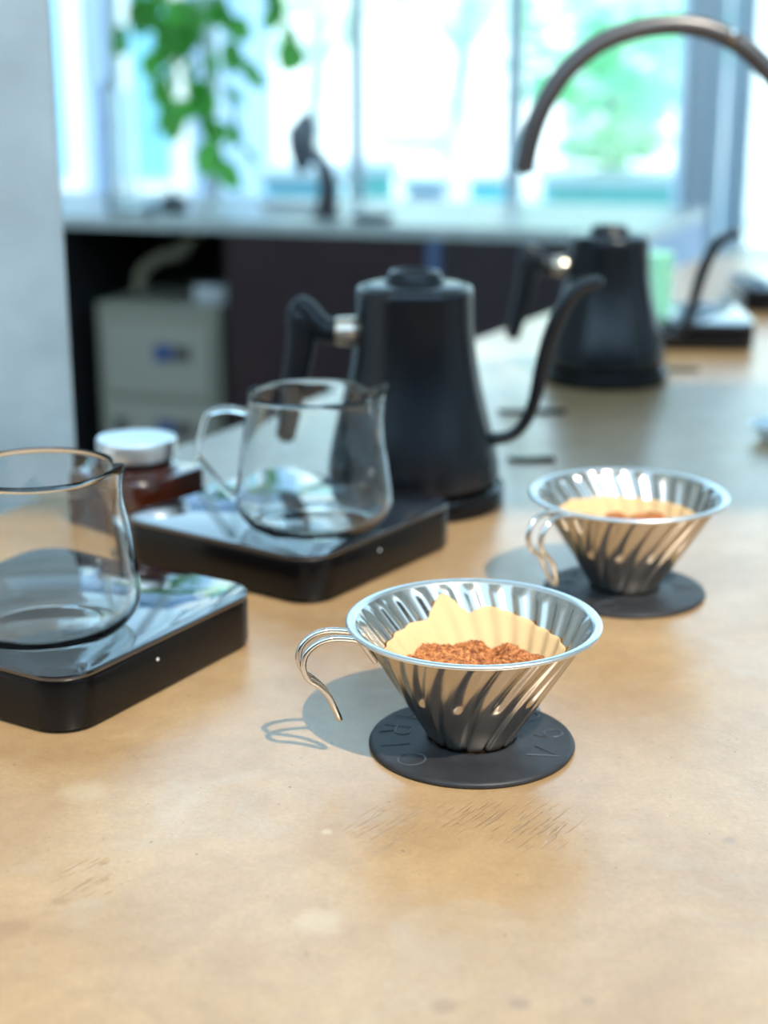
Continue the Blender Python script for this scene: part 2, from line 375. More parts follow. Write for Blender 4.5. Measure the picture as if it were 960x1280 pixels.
# ------------------------------------------------------------------ outdoors
struct(mesh('ground', box(-40, 40, 4.12, 60, FLOOR - 0.25, FLOOR - 0.1), M_outg, smooth=False))
struct(mesh('ground_terrace', box(-40, 40, -30, -1.3, FLOOR - 0.25, FLOOR - 0.1), M_outg, smooth=False))
G = FLOOR - 0.1
def foliage(center, rad, n, size, seed, squash=0.8):
    rnd = random.Random(seed); b_ = MB()
    for _ in range(n):
        while True:
            p = Vector((rnd.uniform(-1, 1), rnd.uniform(-1, 1), rnd.uniform(-1, 1)))
            if 0.25 < p.length < 1: break
        q = Vector(center) + Vector((p.x * rad, p.y * rad, p.z * rad * squash))
        s = size * rnd.uniform(0.6, 1.3)
        M = Matrix.Translation(q) @ Matrix.Rotation(rnd.uniform(0, 6.3), 4, 'Z') @ Matrix.Rotation(rnd.uniform(-1.2, 1.2), 4, 'X')
        b_.add(([(-s * .5, 0, 0), (0, -s * .28, s * .05), (s * .6, 0, 0), (0, s * .28, s * .05)], [(0, 1, 2), (0, 2, 3)]), M)
    return b_
def tree(px, Y, h, rad, nleaf, m, label, seed, lean=0.0):
    x = at_y(px, 70, Y).x
    t = thing('garden_tree', label, 'tree', (x, Y, G), 0, 'trees beyond the window')
    path = smooth_path([(0, 0, 0), (lean * .3, 0, h * .35), (lean * .7, 0.05, h * .7), (lean, 0, h)])
    mesh('trunk', tube(path, [0.11, 0.09, 0.07, 0.05], 10), M_bark, t)
    for k in range(3):
        a = k * 2.1 + seed; st = Vector((lean * .7, 0, h * .72))
        mesh('branch', tube([st, st + Vector((cos(a) * rad * .35, sin(a) * rad * .35, h * .15)), st + Vector((cos(a) * rad * .7, sin(a) * rad * .7, h * .25))], [0.045, 0.03, 0.015], 8), M_bark, t)
    f = mesh('foliage', foliage((lean, 0, h + rad * .25), rad, nleaf, 0.26, seed), m, t, smooth=False); f['kind'] = 'stuff'
tree(560, 10.5, 1.9, 0.75, 170, M_tree, 'pale green tree seen in the window pane left of the tap arch', 3, 0.15)
tree(795, 8.0, 1.25, 0.55, 170, M_tree2, 'small teal green tree framed by the arch of the tap', 5, -0.1)
tree(385, 12.5, 1.8, 0.8, 160, M_tree, 'bright green tree behind the trailing plant', 8, 0.1)
tree(715, 14.5, 2.2, 0.9, 180, M_tree, 'far light green tree beyond the tip of the tap', 11, 0.2)
tree(975, 13.0, 2.2, 0.8, 160, M_tree, 'distant tree at the right end of the windows', 14, 0.2)
# white house across the paving, blue-tinted annexe on the left
def house(x0, x1, y0, h, mw, label, wins, mg, name='building'):
    t = thing(name, label, 'building', ((x0 + x1) / 2, y0, G))
    w = (x1 - x0)
    mesh('wall', box(-w / 2, w / 2, 0, 4, 0, h), mw, t, smooth=False)
    mesh('roof', box(-w / 2 - .15, w / 2 + .15, -0.15, 4.1, h, h + .15), mw, t, smooth=False)
    for (a, b2, c, d) in wins:
        f = mesh('window_frame', box(a, b2, -0.05, -0.001, c, d), M_whitefac, t, smooth=False)
        mesh('pane', box(a + .08, b2 - .08, -0.07, -0.051, c + .08, d - .08), mg, f, smooth=False)
house(-7.5, -0.1, 20, 6.5, M_whitefac, 'white building across the paving behind the middle window panes', [(k * 1.5 - 3.3, k * 1.5 - 2.4, 2.6, 4.2) for k in range(5)], M_cyan)
house(1.1, 9.5, 22, 6.5, M_whitefac, 'white building far off behind the arch of the tap', [(k * 1.6 - 3.6, k * 1.6 - 2.6, 2.6, 4.2) for k in range(5)], M_cyan)
xa, xb = at_y(20, 100, 7.4).x, at_y(268, 100, 7.4).x
house(xa - 2, xb, 7.4, 2.9, M_bluefac, 'pale blue annexe behind the leftmost window panes', [((xb - xa) / 2 + 1 - 0.92, (xb - xa) / 2 + 1 - 0.60, 0.75, 1.75), ((xb - xa) / 2 + 1 - 0.45, (xb - xa) / 2 + 1 - 0.12, 0.75, 1.75)], M_cyan, 'annexe')
def planter(px0, px1, py1, Y, h, m, label, name='garden_box', plants=False):
    a, b2 = at_y(px0, py1, Y), at_y(px1, py1, Y); w = b2.x - a.x
    t = thing(name, label, 'planter', ((a.x + b2.x) / 2, Y, G), 0)
    hh = a.z - G
    mesh('trough', box(-w / 2, w / 2, 0, 0.4, 0, hh - 0.04, .01), m, t, smooth=False)
    mesh('rim', box(-w / 2 - .03, w / 2 + .03, -.03, 0.43, hh - .04, hh, .008), M_whitefac, t, smooth=False)
    if plants:
        f = mesh('foliage', foliage((0, .2, hh + .1), w * .45, 90, .16, 77, 0.35), M_tree, t, smooth=False); f['kind'] = 'stuff'
planter(432, 492, 205, 6.1, .4, M_mint, 'mint green garden box low behind the second window pane')
planter(510, 556, 222, 6.4, .4, M_lilac, 'lilac grey garden box beside the mint one')
planter(330, 425, 212, 5.4, .4, M_teal, 'teal garden box behind the grey tap fitting')
planter(592, 640, 214, 7.0, .4, M_teal, 'blue green garden box beneath the tip of the tap', plants=False)
planter(690, 850, 218, 6.2, .4, M_mint, 'mint garden box with plants framed under the tap arch', plants=True)

# ------------------------------------------------------------------ back counter
cr = at(806, 291); cl = at(80, 270); ea = (cl - cr).normalized()
rear = thing('rear_counter', 'dark red rear counter with a pale stone top beneath the windows', 'counter', (cr.x, cr.y, FLOOR), math.atan2(-ea.y, -ea.x))
cfar = at(884, 258); cf = Matrix.Rotation(-math.atan2(-ea.y, -ea.x), 3, 'Z') @ (cfar - cr)      # far end corner in counter axes
L_, DEP, TOP = 1.75, cf.y, -FLOOR
def prism(pts, z0, z1):
    n_ = len(pts); return [(x, y, z) for z in (z0, z1) for x, y in pts], [tuple(range(n_))[::-1], tuple(range(n_, 2 * n_))] + [(k, (k + 1) % n_, (k + 1) % n_ + n_, k + n_) for k in range(n_)]
def cx_of(px, py=330):
    # local x on the front plane for a pixel column
    u = (px - 480) / F_PX; v = (py - 640) / F_PX
    d = Vector((u, C_ - v * S_, 0)); nrm = Vector((-ea.y, ea.x, 0))
    t = Vector((cr.x, cr.y, 0)).dot(nrm) / d.dot(nrm)
    return (d * t - Vector((cr.x, cr.y, 0))).dot(-ea)
xb0, xb1 = cx_of(70), cx_of(277)
mesh('stone_top', prism([(-L_, 0), (0, 0), (cf.x, cf.y), (-L_, cf.y)], TOP - 0.022, TOP), M_stone, rear, smooth=False)
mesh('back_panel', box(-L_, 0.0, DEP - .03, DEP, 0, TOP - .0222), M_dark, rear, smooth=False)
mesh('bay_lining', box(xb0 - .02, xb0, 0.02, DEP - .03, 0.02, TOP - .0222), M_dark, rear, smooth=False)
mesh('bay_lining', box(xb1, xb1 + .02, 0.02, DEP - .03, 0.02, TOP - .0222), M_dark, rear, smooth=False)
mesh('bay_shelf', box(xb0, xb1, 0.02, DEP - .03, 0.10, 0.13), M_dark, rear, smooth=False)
mesh('front_panel', box(-L_, xb0, 0.02, 0.04, 0, TOP - .0222), M_maroon, rear, smooth=False)
xm = cx_of(532); xm2 = cx_of(549)
mesh('front_panel', box(xb1 + .004, xm, 0.012, 0.034, 0, TOP - .0222, .002), M_maroon, rear, smooth=False)
mesh('sheen_strip', box(xm + .001, xm2, 0.006, 0.034, 0, TOP - .0222, .002), M_bluesheen, rear, smooth=False)  # strip added in place of a vertical sheen
mesh('front_panel', box(xm2 + .001, -.02, 0.012, 0.034, 0, TOP - .0222, .002), M_maroon2, rear, smooth=False)
mesh('end_panel', prism([(-.018, .012), (-.003, .012), (cf.x - .003, cf.y - .004), (cf.x - .018, cf.y - .004)], 0, TOP - .0222), M_endsky, rear, smooth=False)
RZ = rear.rotation_euler.z
# beige water unit in the bay with hose
ua, ub = cx_of(126, 460), cx_of(286, 460); uw = (ub - ua) * 0.98
pt = at_y(200, 388, cr.y + 0.25)
uh = (pt.z) - (FLOOR + 0.13)
uw = min(uw, xb1 - xb0 - 0.03)
unit_dx = (xb0 + xb1) / 2 + .012
unit = thing('water_unit', 'beige two-drawer appliance standing in the open bay of the rear counter', 'appliance', rear.matrix_basis @ Vector((unit_dx, 0.06, 0.1301)), RZ)
mesh('housing', box(-uw / 2, uw / 2, 0, 0.36, 0, uh, .006), M_beige, unit, smooth=False)
for k, (zc, fh) in enumerate(((uh - 0.115, 0.15), (uh - 0.275, 0.15), (uh - .42, .12))):
    d_ = mesh('front_door', box(-uw / 2 + .02, uw / 2 - .02, -0.012, -0.001, zc - fh / 2, zc + fh / 2, .003), M_beige2, unit, smooth=False)
    if k < 2:
        mesh('label_square', box(-.004, .032, -.0145, -.0125, zc + .0, zc + .035), M_lblue, d_, smooth=False)
        mesh('label_strip', box(.036, .075, -.0145, -.0125, zc + .004, zc + .031), M_ldark, d_, smooth=False)
        if k: mesh('vent', box(-.10, -.072, -.0145, -.0125, zc + .0, zc + .035), M_ldark, d_, smooth=False)
top_u = unit.location + Vector((0, 0, uh))
rm = Matrix.Rotation(RZ, 3, 'Z')
def unit_w(x, y, z): return unit.location + rm @ Vector((x, y, z))
hs = smooth_path([unit_w(-uw * .30, .10, uh + .012), unit_w(-uw * .28, .10, uh + .05), unit_w(-uw * .12, .09, uh + .082), unit_w(uw * .08, .08, uh + .10), unit_w(uw * .20, .08, uh + .135), unit_w(uw * .21, .09, -0.04 - FLOOR - .13)], 10)
h_ = tag(mesh('hose', tube(hs, 0.013, 12), M_hose), 'tan hose curving from the beige appliance up to the counter top', 'hose')
tag(mesh('tap_cover', rbox(.075, .06, .035, .012, .004), M_whitep, None, loc=unit_w(uw * .36, .07, uh), rot=(0, 0, RZ)), 'white plastic box lying on the beige appliance', 'box')

# things on the rear counter
def on_rear(px, py):   # point on the top plane under the pixel
    return at(px, py, 0.0)
p = on_rear(408, 272)
tapo = thing('angled_tap', 'grey angled tap with a tilted body standing on the rear counter', 'tap', p)
k = p.y / 1.0
def loc_y(px, py): 
    q = at_y(px, py, p.y); return q - p
mesh('stem', tube([(0, 0, 0), loc_y(411, 235), loc_y(404, 203)], [0.024, 0.019, 0.014], 14), M_darktool, tapo)
mesh('arm', tube([loc_y(404, 206), loc_y(396, 195), loc_y(384, 186)], [0.014, 0.015, 0.012], 12), M_greytool, tapo)
bm_ = MB(); bm_.add(tube([loc_y(378, 212), loc_y(377, 190), loc_y(377, 168), loc_y(384, 150), loc_y(388, 138)], [0.016, 0.028, 0.034, 0.022, 0.004], 14, squash=.8))
mesh('tilted_body', bm_, M_greytool, tapo)
mesh('spout_tip', tube([loc_y(372, 168), loc_y(362, 163)], [0.014, 0.008], 10), M_greytool, tapo)
mesh('base_flange', lathe([(0.0, 0), (.03, 0), (.03, .006), (.018, .010), (0, .010)], 28), M_darktool, tapo)
q = on_rear(465, 276)
tag(mesh('low_dish', lathe([(0, 0), (.030, 0), (.044, .008), (.042, .013), (.03, .010), (0, .006)], 32), M_darktool, None, loc=q), 'low dark dish on the rear counter right of the grey tap', 'dish')
q = on_rear(365, 262)
o = thing('white_tray', 'white tray lying on the rear counter left of the grey tap', 'tray', q, RZ)
mesh('tray_base', rbox(.115, .07, .012, .01, .003), M_whitep, o); mesh('tray_rim', rbox(.122, .077, .005, .012, .002, .0121), M_whitep, o)
q = on_rear(217, 264)
o = thing('lidded_pot', 'small grey brown lidded pot on the rear counter under the plant', 'pot', q)
mesh('pot_body', lathe([(0, 0), (.026, 0), (.031, .006), (.031, .018), (.027, .022), (0, .022)], 32), M_darktool, o)
mesh('lid', lathe([(.028, .0221), (.020, .029), (.008, .032), (.007, .038), (.010, .042), (0, .045)], 32), M_greytool, o)
q = on_rear(158, 266)
o = thing('tall_glass', 'tall clear glass cylinder on the rear counter beside the concrete wall', 'glass', q)
ht = at_y(158, 112, q.y).z
mesh('glass_wall', lathe([(.026, 0), (.026, ht), (.0235, ht), (.0235, .006), (0.0001, .006), (0.0001, 0)], 40, True), M_glass, o)
mesh('metal_rod', tube([(-.0345, 0, 0.0), (-.0345, 0, ht * 1.05)], .005, 10), M_darktool, o)
mesh('bracket', box(-.0345, -.0262, -.004, .004, ht * .7, ht * .7 + .012), M_darktool, o, smooth=False)
mesh('foot', lathe([(.034, 0), (.036, .001), (.036, .004), (.0265, .004), (.0265, 0)], 32, True), M_darktool, o)
for (px, py, m, lb, s) in ((255, 268, M_whitep, 'small white cup on the rear counter right of the lidded pot', .017), (188, 270, M_greytool, 'small grey cup on the rear counter left of the lidded pot', .016)):
    q = on_rear(px, py)
    o = thing('small_cup', lb, 'cup', q)
    mesh('cup_body', lathe([(.0001, 0), (s * .75, 0), (s, s * 1.3), (s * .9, s * 1.3), (s * .66, .003), (.0001, .003)], 28, True), m, o)

# hanging plant: pot above the frame, vines and single leaves
PX = at_y(250, 0, 3.25)
plant = thing('trailing_plant', 'green trailing plant hanging in front of the windows on the left', 'plant', (PX.x, 3.25, 1.75))
mesh('pot', lathe([(.0001, 0), (.10, 0), (.15, .05), (.16, .18), (.15, .18), (.14, .06), (.09, .012), (.0001, .012)], 36, True), M_whitep, plant)
mesh('soil', lathe([(.0001, .14), (.147, .14), (.147, .15), (.0001, .152)], 24), M_dark, plant)
mesh('hanging_cord', tube([(0, 0, .15), (0, 0, CEIL - 1.75)], .004, 8), M_dark, plant)
def leaf_me():
    pts = [(0, 0, 0), (.25, .30, .02), (.55, .42, 0), (.85, .28, -.04), (1.1, 0, -.12), (.85, -.28, -.04), (.55, -.42, 0), (.25, -.30, .02), (.3, 0, -.05), (.6, 0, -.07), (.85, 0, -.10)]
    fs = [(0, 8, 1), (1, 8, 9, 2), (2, 9, 10, 3), (3, 10, 4), (0, 7, 8), (7, 6, 9, 8), (6, 5, 10, 9), (5, 4, 10)]
    me = bpy.data.meshes.new('leaf'); me.from_pydata(pts, [], fs); me.materials.append(M_leaf)
    me.polygons.foreach_set('use_smooth', [True] * len(fs)); return me
LM = leaf_me(); rnd = random.Random(21)
vines = [[(160, -80), (166, -20), (160, 20), (156, 55)], [(190, -80), (180, -20), (176, 15)],
         [(205, -80), (200, 0), (192, 60), (196, 105), (205, 140)], [(215, -80), (214, 40), (210, 90), (214, 130)],
         [(255, -80), (250, 20), (262, 75), (284, 120), (300, 165), (305, 190)], [(240, -80), (236, 40), (246, 90), (262, 140), (270, 175), (273, 202)],
         [(275, -80), (280, -10), (292, 40), (298, 75)], [(335, -80), (345, -20), (352, 15), (372, 52)], [(225, -80), (228, 40), (232, 100), (250, 150)]]
for vi, vn in enumerate(vines):
    Y = 3.25 + (vi % 3 - 1) * 0.06
    pts = [at_y(x, y, Y) - plant.location for x, y in vn]
    st = Vector((max(-.12, min(.12, pts[0].x)), Y - 3.25, .16)); mid = Vector((math.copysign(max(.175, abs(pts[0].x)), pts[0].x + 1e-6), pts[0].y, .15))
    path = smooth_path([st, mid] + pts, 10)
    mesh('vine', tube(path, .0018, 6), M_leaf, plant)
    lo = [q_ for q_ in path if q_.z + 1.35 < 0.72]
    acc = 0
    for i in range(1, len(path)):
        acc += (path[i] - path[i - 1]).length
        if acc < (0.036 if vi not in (7,) else .034) or path[i].z > -1.30: continue
        acc = 0
        for _ in range(1):
            lf = bpy.data.objects.new('leaf', LM); COL.objects.link(lf); lf.parent = plant
            lf.location = path[i]; s = rnd.uniform(.050, .082); lf.scale = (s, s, s)
            lf.rotation_euler = (rnd.uniform(-1, 1) + pi / 2 * rnd.choice((0, 1)), rnd.uniform(.5, 1.5), rnd.uniform(0, 6.28))

# ------------------------------------------------------------------ the counter in front (table)
HD = R(28.3); dv = Vector((sin(HD), cos(HD), 0)); nv = Vector((cos(HD), -sin(HD), 0))
P0 = Vector((-0.2325, 1.1368, 0))
a0, a1 = -1.85, 1.75; WID = 1.25
def tpt(a, w, z=0): return P0 + dv * a + nv * w + Vector((0, 0, z))
table = thing('bar_counter', 'long sand-coloured counter top carrying the coffee gear', 'counter', (0, 0, 0))
def slab(w0, w1, aa, ab, z0, z1, inset=0.004):
    vs, fs = [], []
    def ring(ins, z): return [tpt(aa + ins, w0 + ins, z), tpt(ab - ins, w0 + ins, z), tpt(ab - ins, w1 - ins, z), tpt(aa + ins, w1 - ins, z)]
    for ins, z in ((inset, z0), (0, z0 + inset), (0, z1 - inset), (inset, z1)): vs += ring(ins, z)
    for j in range(3):
        for q2 in range(4): fs.append((j * 4 + q2, j * 4 + (q2 + 1) % 4, j * 4 + 4 + (q2 + 1) % 4, j * 4 + 4 + q2))
    fs += [(3, 2, 1, 0), (12, 13, 14, 15)]
    return vs, fs
mesh('worktop', slab(0, WID, a0, a1, -0.05, 0.0), M_table, table, smooth=False)
mesh('base_cabinet', slab(0.04, WID - .04, a0 + .05, a1 - .05, FLOOR, -0.0501), M_maroon, table, smooth=False)

# thin dark strips on the counter beside the kettles
def thin_strip(pl, pr, pf, label):
    a, b2 = at(pl, pf), at(pr, pf); w = (b2 - a).length
    tag(mesh('thin_dark_strip', rbox(w, .010, .003, .003, .0008), M_sideblk, None, loc=(a + b2) / 2, rot=(0, 0, R(-2))), label, 'strip', 'dark strips on the counter')

# ------------------------------------------------------------------ dripper
def cone_r(z): return 0.0195 + 0.614 * (z - 0.004)
TOPZ = 0.0610
def make_dripper(loc, rz, label):
    t = thing('pour_over_dripper', label, 'coffee dripper', loc, rz, 'metal coffee drippers on the counter')
    # fluted cone wall
    NT, NZ, th = 468, 48, 0.0006; NR = 13
    tw = R(28)
    def rad(a, z):
        s = (z - 0.004) / (TOPZ - 0.004)
        ph = (a + R(91) + tw * (1 - s)) * NR / (2 * pi)        # groove phase
        def bump(x, w): x = abs((x + .5) % 1 - .5) / (w * 1.18); return math.exp(-x * x * x * 1.0)
        tp = min(1, (1 - s) / 0.05); 
        long_ = bump(ph, .108) * min(1, .40 + s * .9) 
        e = max(0.0, min(1.0, (s - 0.44) / 0.10)); short = bump(ph + .5, .100) * e * e * (3 - 2 * e)
        return cone_r(z) - 0.0018 * tp * (long_ + short)
    vs, fs = [], []
    for side in (0, 1):
        for j in range(NZ + 1):
            z = 0.004 + (TOPZ - 0.004) * j / NZ
            for k in range(NT):
                a = 2 * pi * k / NT; r = rad(a, z) - side * th
                vs.append((r * cos(a), r * sin(a), z))
    def idx(s, j, k): return s * (NZ + 1) * NT + j * NT + k % NT
    for j in range(NZ):
        for k in range(NT):
            fs.append((idx(0, j, k), idx(0, j, k + 1), idx(0, j + 1, k + 1), idx(0, j + 1, k)))
            fs.append((idx(1, j, k), idx(1, j + 1, k), idx(1, j + 1, k + 1), idx(1, j, k + 1)))
    for k in range(NT):
        fs.append((idx(0, 0, k), idx(1, 0, k), idx(1, 0, k + 1), idx(0, 0, k + 1)))
    mesh('fluted_cone', (vs, fs), M_steel, t, angle=80)
    rt = cone_r(TOPZ)
    mesh('rim', lathe([(rt - .0006, TOPZ - .0002), (rt + .0004, TOPZ + .0008), (rt + .0022, TOPZ + .0014), (rt + .0037, TOPZ + .0010), (rt + .0042, TOPZ + .0002), (rt + .0038, TOPZ - .0006), (rt + .0020, TOPZ + .0002), (rt + .0004, TOPZ - .0004)], 128, True), M_rim, t, angle=80)
    mesh('base_ring', lathe([(.0195, .0002), (.0455, .0), (.0476, .0004), (.0481, .0015), (.0474, .0027), (.0455, .0031), (.030, .0030), (.0245, .0032), (.0225, .0042), (.0208, .0046), (.0198, .0040)], 128, True), M_rubber, t, angle=60)
    # looped wire handle pointing to local -x
    prof = [(-.0105, -.0135), (-.0072, -.0085), (-.0035, -.0032), (.002, -.0012), (.010, -.0004), (.0165, -.0022), (.0212, -.0065), (.0226, -.0125), (.0205, -.0185), (.0158, -.0225), (.0115, -.0275), (.0085, -.0335), (.0060, -.0395)]
    w = [.0052] * 6 + [.0050, .0048, .0045, .0042, .0040, .0036, .0022]
    RR = 0.0582
    left = [Vector((-(RR + s), -w[i], TOPZ + .0006 + z)) for i, (s, z) in enumerate(prof)]
    right = [Vector((v.x, -v.y, v.z)) for v in left]
    tip = Vector((-(RR + .0052), 0, TOPZ - .0408))
    mesh('wire_handle', tube(smooth_path(left + [tip] + right[::-1], 8), .00145, 14), M_wire, t, angle=80)
    # raised letters round the base ring, feet outwards
    def arc(cx, cy, rx, ry, a_, b_, n_=14): return [(cx + rx * cos(R(a_ + (b_ - a_) * i / n_)), cy + ry * sin(R(a_ + (b_ - a_) * i / n_))) for i in range(n_ + 1)]
    G_ = {'H': [[(-.4, -.5), (-.4, .5)], [(.4, -.5), (.4, .5)], [(-.4, 0), (.4, 0)]],
          'A': [[(-.45, -.5), (0, .5), (.45, -.5)], [(-.27, -.12), (.27, -.12)]],
          'R': [[(-.35, -.5), (-.35, .5), (.1, .5)] + arc(.1, .24, .28, .26, 90, -90) + [(-.35, -.02)], [(.05, -.02), (.4, -.5)]],
          'I': [[(0, -.5), (0, .5)]],
          'O': [arc(0, 0, .5, .5, 0, 360, 28)],
          'V': [[(-.45, .5), (0, -.5), (.45, .5)]],
          '6': [arc(0, -.18, .34, .32, 0, 360, 24), [(-.33, -.12)] + arc(.1, -.1, .43, .6, 180, 105, 10)],
          '0': [arc(0, 0, .36, .5, 0, 360, 28)]}
    for ch, ad in (('H', 109), ('A', 137), ('R', 165), ('I', 192), ('O', 219), ('V', -27), ('6', 8), ('0', 40)):
        ad -= DR_LET; b_ = MB(); hh, ww = .0135, .0115
        A_ = R(ad)
        for st in G_[ch]:
            pts = []
            for gx, gy in st:
                rr = .0365 - gy * hh
                pts.append((rr * cos(A_) + gx * ww * -sin(A_), rr * sin(A_) + gx * ww * cos(A_), .00290))
            b_.add(tube(pts, .00062, 8))
        mesh('raised_letter', b_, M_letter, t)
    return t
DR_LET = 15
d1 = at(589.5, 930); d2 = at(780, 740)
drip1 = make_dripper(d1, R(15), 'fluted steel pour-over dripper in the foreground, in sharp focus on its black base')
drip2 = copy_tree(drip1); drip2.location = d2; drip2.rotation_euler = (0, 0, R(42))
drip2['label'] = 'blurred fluted steel pour-over dripper behind the sharp one, before the black kettle'

# paper filter and grounds
KEY = [(-180, .0445), (-150, .040), (-90, .040), (-20, .043), (22, .0473), (39, .0479), (58, .0499), (74, .0521), (80, .0522), (85, .0510), (89, .0488), (94, .0514), (99, .0549), (103, .0580), (106, .0575), (109, .0544), (114, .0515), (117, .0474), (127, .0480), (138, .0466), (161, .0446), (180, .0445)]
def key(a):
    a = (a + 180) % 360 - 180
    for (p0_, v0), (p1_, v1) in zip(KEY, KEY[1:]):
        if p0_ <= a <= p1_:
            f = (a - p0_) / (p1_ - p0_); return v0 + (v1 - v0) * (f * f * (3 - 2 * f))
    return KEY[0][1]
def make_filter(loc, rz, label, flat=0.0):
    NT, NZ = 180, 24; vs, fs = [], []
    for side in (0, 1):
        for j in range(NZ + 1):
            for k in range(NT):
                a = 360 * k / NT; zt = key(a) * (1 - flat) + .047 * flat; z = .006 + (zt - .006) * j / NZ
                r = cone_r(z) - .0021 - side * .0003 - .0012 * (0.5 + .5 * cos((R(a) + rz * 0 - R(15) + R(91) + R(28) * (1 - (z - .004) / .057)) * 26)) * min(1, (z - .006) / .02) + .0002 * sin(R(a) * 5 + z * 300)
                vs.append((r * cos(R(a)), r * sin(R(a)), z))
    I = lambda s, j, k: s * (NZ + 1) * NT + j * NT + k % NT
    for j in range(NZ):
        for k in range(NT):
            fs.append((I(0, j, k), I(0, j, k + 1), I(0, j + 1, k + 1), I(0, j + 1, k))); fs.append((I(1, j, k), I(1, j + 1, k), I(1, j + 1, k + 1), I(1, j, k + 1)))
    for k in range(NT):
        fs.append((I(0, NZ, k), I(0, NZ, k + 1), I(1, NZ, k + 1), I(1, NZ, k))); fs.append((I(0, 0, k), I(1, 0, k), I(1, 0, k + 1), I(0, 0, k + 1)))
    return tag(mesh('paper_filter', (vs, fs), M_paper, None, loc=loc, rot=(0, 0, rz), angle=60), label, 'coffee filter', 'paper filters in the drippers')
def make_grounds(loc, rz, label, seed):
    rnd = random.Random(seed); b_ = MB()
    from mathutils import noise as nz
    def hz(x, y):
        q = Vector((x, y, 0)); rr = q.length / .036; x -= .0005
        dip = .0065 * math.exp(-(((x - .011) / .0040) ** 2 + ((y - .024) / .016) ** 2))
        return .0378 + .0012 * (1 - rr * rr) + .0040 * nz.noise(Vector((x * 75, y * 75, seed))) + .0016 * nz.noise(Vector((x * 220, y * 220, seed))) - dip
    NR, NT = 22, 90; vs, fs = [], []
    for j in range(NR + 1):
        for k in range(NT):
            a = 2 * pi * k / NT; r0 = (cone_r(.0370) - .0042) * j / NR
            x, y = r0 * cos(a), r0 * sin(a); z = hz(x, y) + .0007 * nz.noise(Vector((x * 600, y * 600, 3)))
            rl = cone_r(z) - .0042
            if r0 > rl: x, y = x * rl / r0, y * rl / r0
            vs.append((x, y, z))
    for k in range(NT):
        a = 2 * pi * k / NT; r0 = cone_r(.012) - .0046; vs.append((r0 * cos(a), r0 * sin(a), .012))
    for j in range(NR + 1):
        for k in range(NT): fs.append((j * NT + k, j * NT + (k + 1) % NT, (j + 1) * NT + (k + 1) % NT, (j + 1) * NT + k))
    b_.add((vs, fs))
    for _ in range(4200):
        rr = math.sqrt(rnd.random()) * .0358; a = rnd.uniform(0, 6.283); x, y = rr * cos(a), rr * sin(a)
        s = rnd.uniform(.00035, .00085); z = hz(x, y) + s * .4
        if rr > cone_r(z) - .0050: continue
        M = Matrix.Translation((x, y, z)) @ Matrix.Rotation(rnd.uniform(0, 6), 4, Vector((rnd.random(), rnd.random(), rnd.random() + .1)).normalized())
        b_.add(([(s, 0, 0), (-s * .6, s, 0), (-s * .5, -s * .8, .1 * s), (0, 0, s), (0, .1 * s, -s)], [(0, 1, 3), (1, 2, 3), (2, 0, 3), (1, 0, 4), (2, 1, 4), (0, 2, 4)]), M)
    o = tag(mesh('coffee_grounds', b_, M_coffee, None, smooth=False, loc=loc, rot=(0, 0, rz)), label, 'coffee'); o['kind'] = 'stuff'
    return o
make_filter(d1, 0, 'cream paper filter inside the sharp foreground dripper')
make_grounds(d1, 0, 'reddish brown ground coffee in the sharp foreground dripper', 2)
make_filter(d2, R(27), 'cream paper filter inside the blurred rear dripper', 0.85)
make_grounds(d2, R(40), 'ground coffee in the blurred rear dripper', 6)

# ------------------------------------------------------------------ scales
SC = 0.157; ST = 0.030
def make_scale(loc, heading, label):
    t = thing('coffee_scale', label, 'scale', loc, -heading, 'black coffee scales on the counter')
    mesh('housing', rbox(SC, SC, ST - .0045, .020, .0015, .0015, 8), M_sideblk, t)
    mesh('top_plate', rbox(SC, SC, .003, .020, .0009, ST - .003, 8), M_glossblk, t)
    for sx in (-1, 1):
        for sy in (-1, 1):
            mesh('rubber_foot', lathe([(.0001, 0), (.007, 0), (.008, .0008), (.008, .0015), (.0001, .0015)], 20), M_rubber, t, loc=(sx * .055, sy * .055, 0))
    mesh('indicator_light', lathe([(.0001, 0), (.0008, 0), (.0008, .0004), (.0001, .0005)], 12), M_ledw, t, loc=(SC / 2 - .0002, -.012, .019), rot=(0, pi / 2, 0))
    return t
s1 = make_scale(Vector((-.1745, .780, 0)), R(31), 'glossy black coffee scale at the left edge of the photo, nearest')
s2 = copy_tree(s1); s2.location = (-.0600, .9640, 0); s2.rotation_euler = (0, 0, -R(35)); s2['label'] = 'glossy black coffee scale in the middle, before the front kettle'
s3 = copy_tree(s1); s3.location = (.3310, 1.762, 0); s3.rotation_euler = (0, 0, -R(3)); s3['label'] = 'black coffee scale far back, right of the rear kettle'
s4 = copy_tree(s1); s4.location = (.535, 2.02, 0); s4.rotation_euler = (0, 0, -R(3)); s4['label'] = 'black coffee scale farthest back, cut by the right edge of the photo'

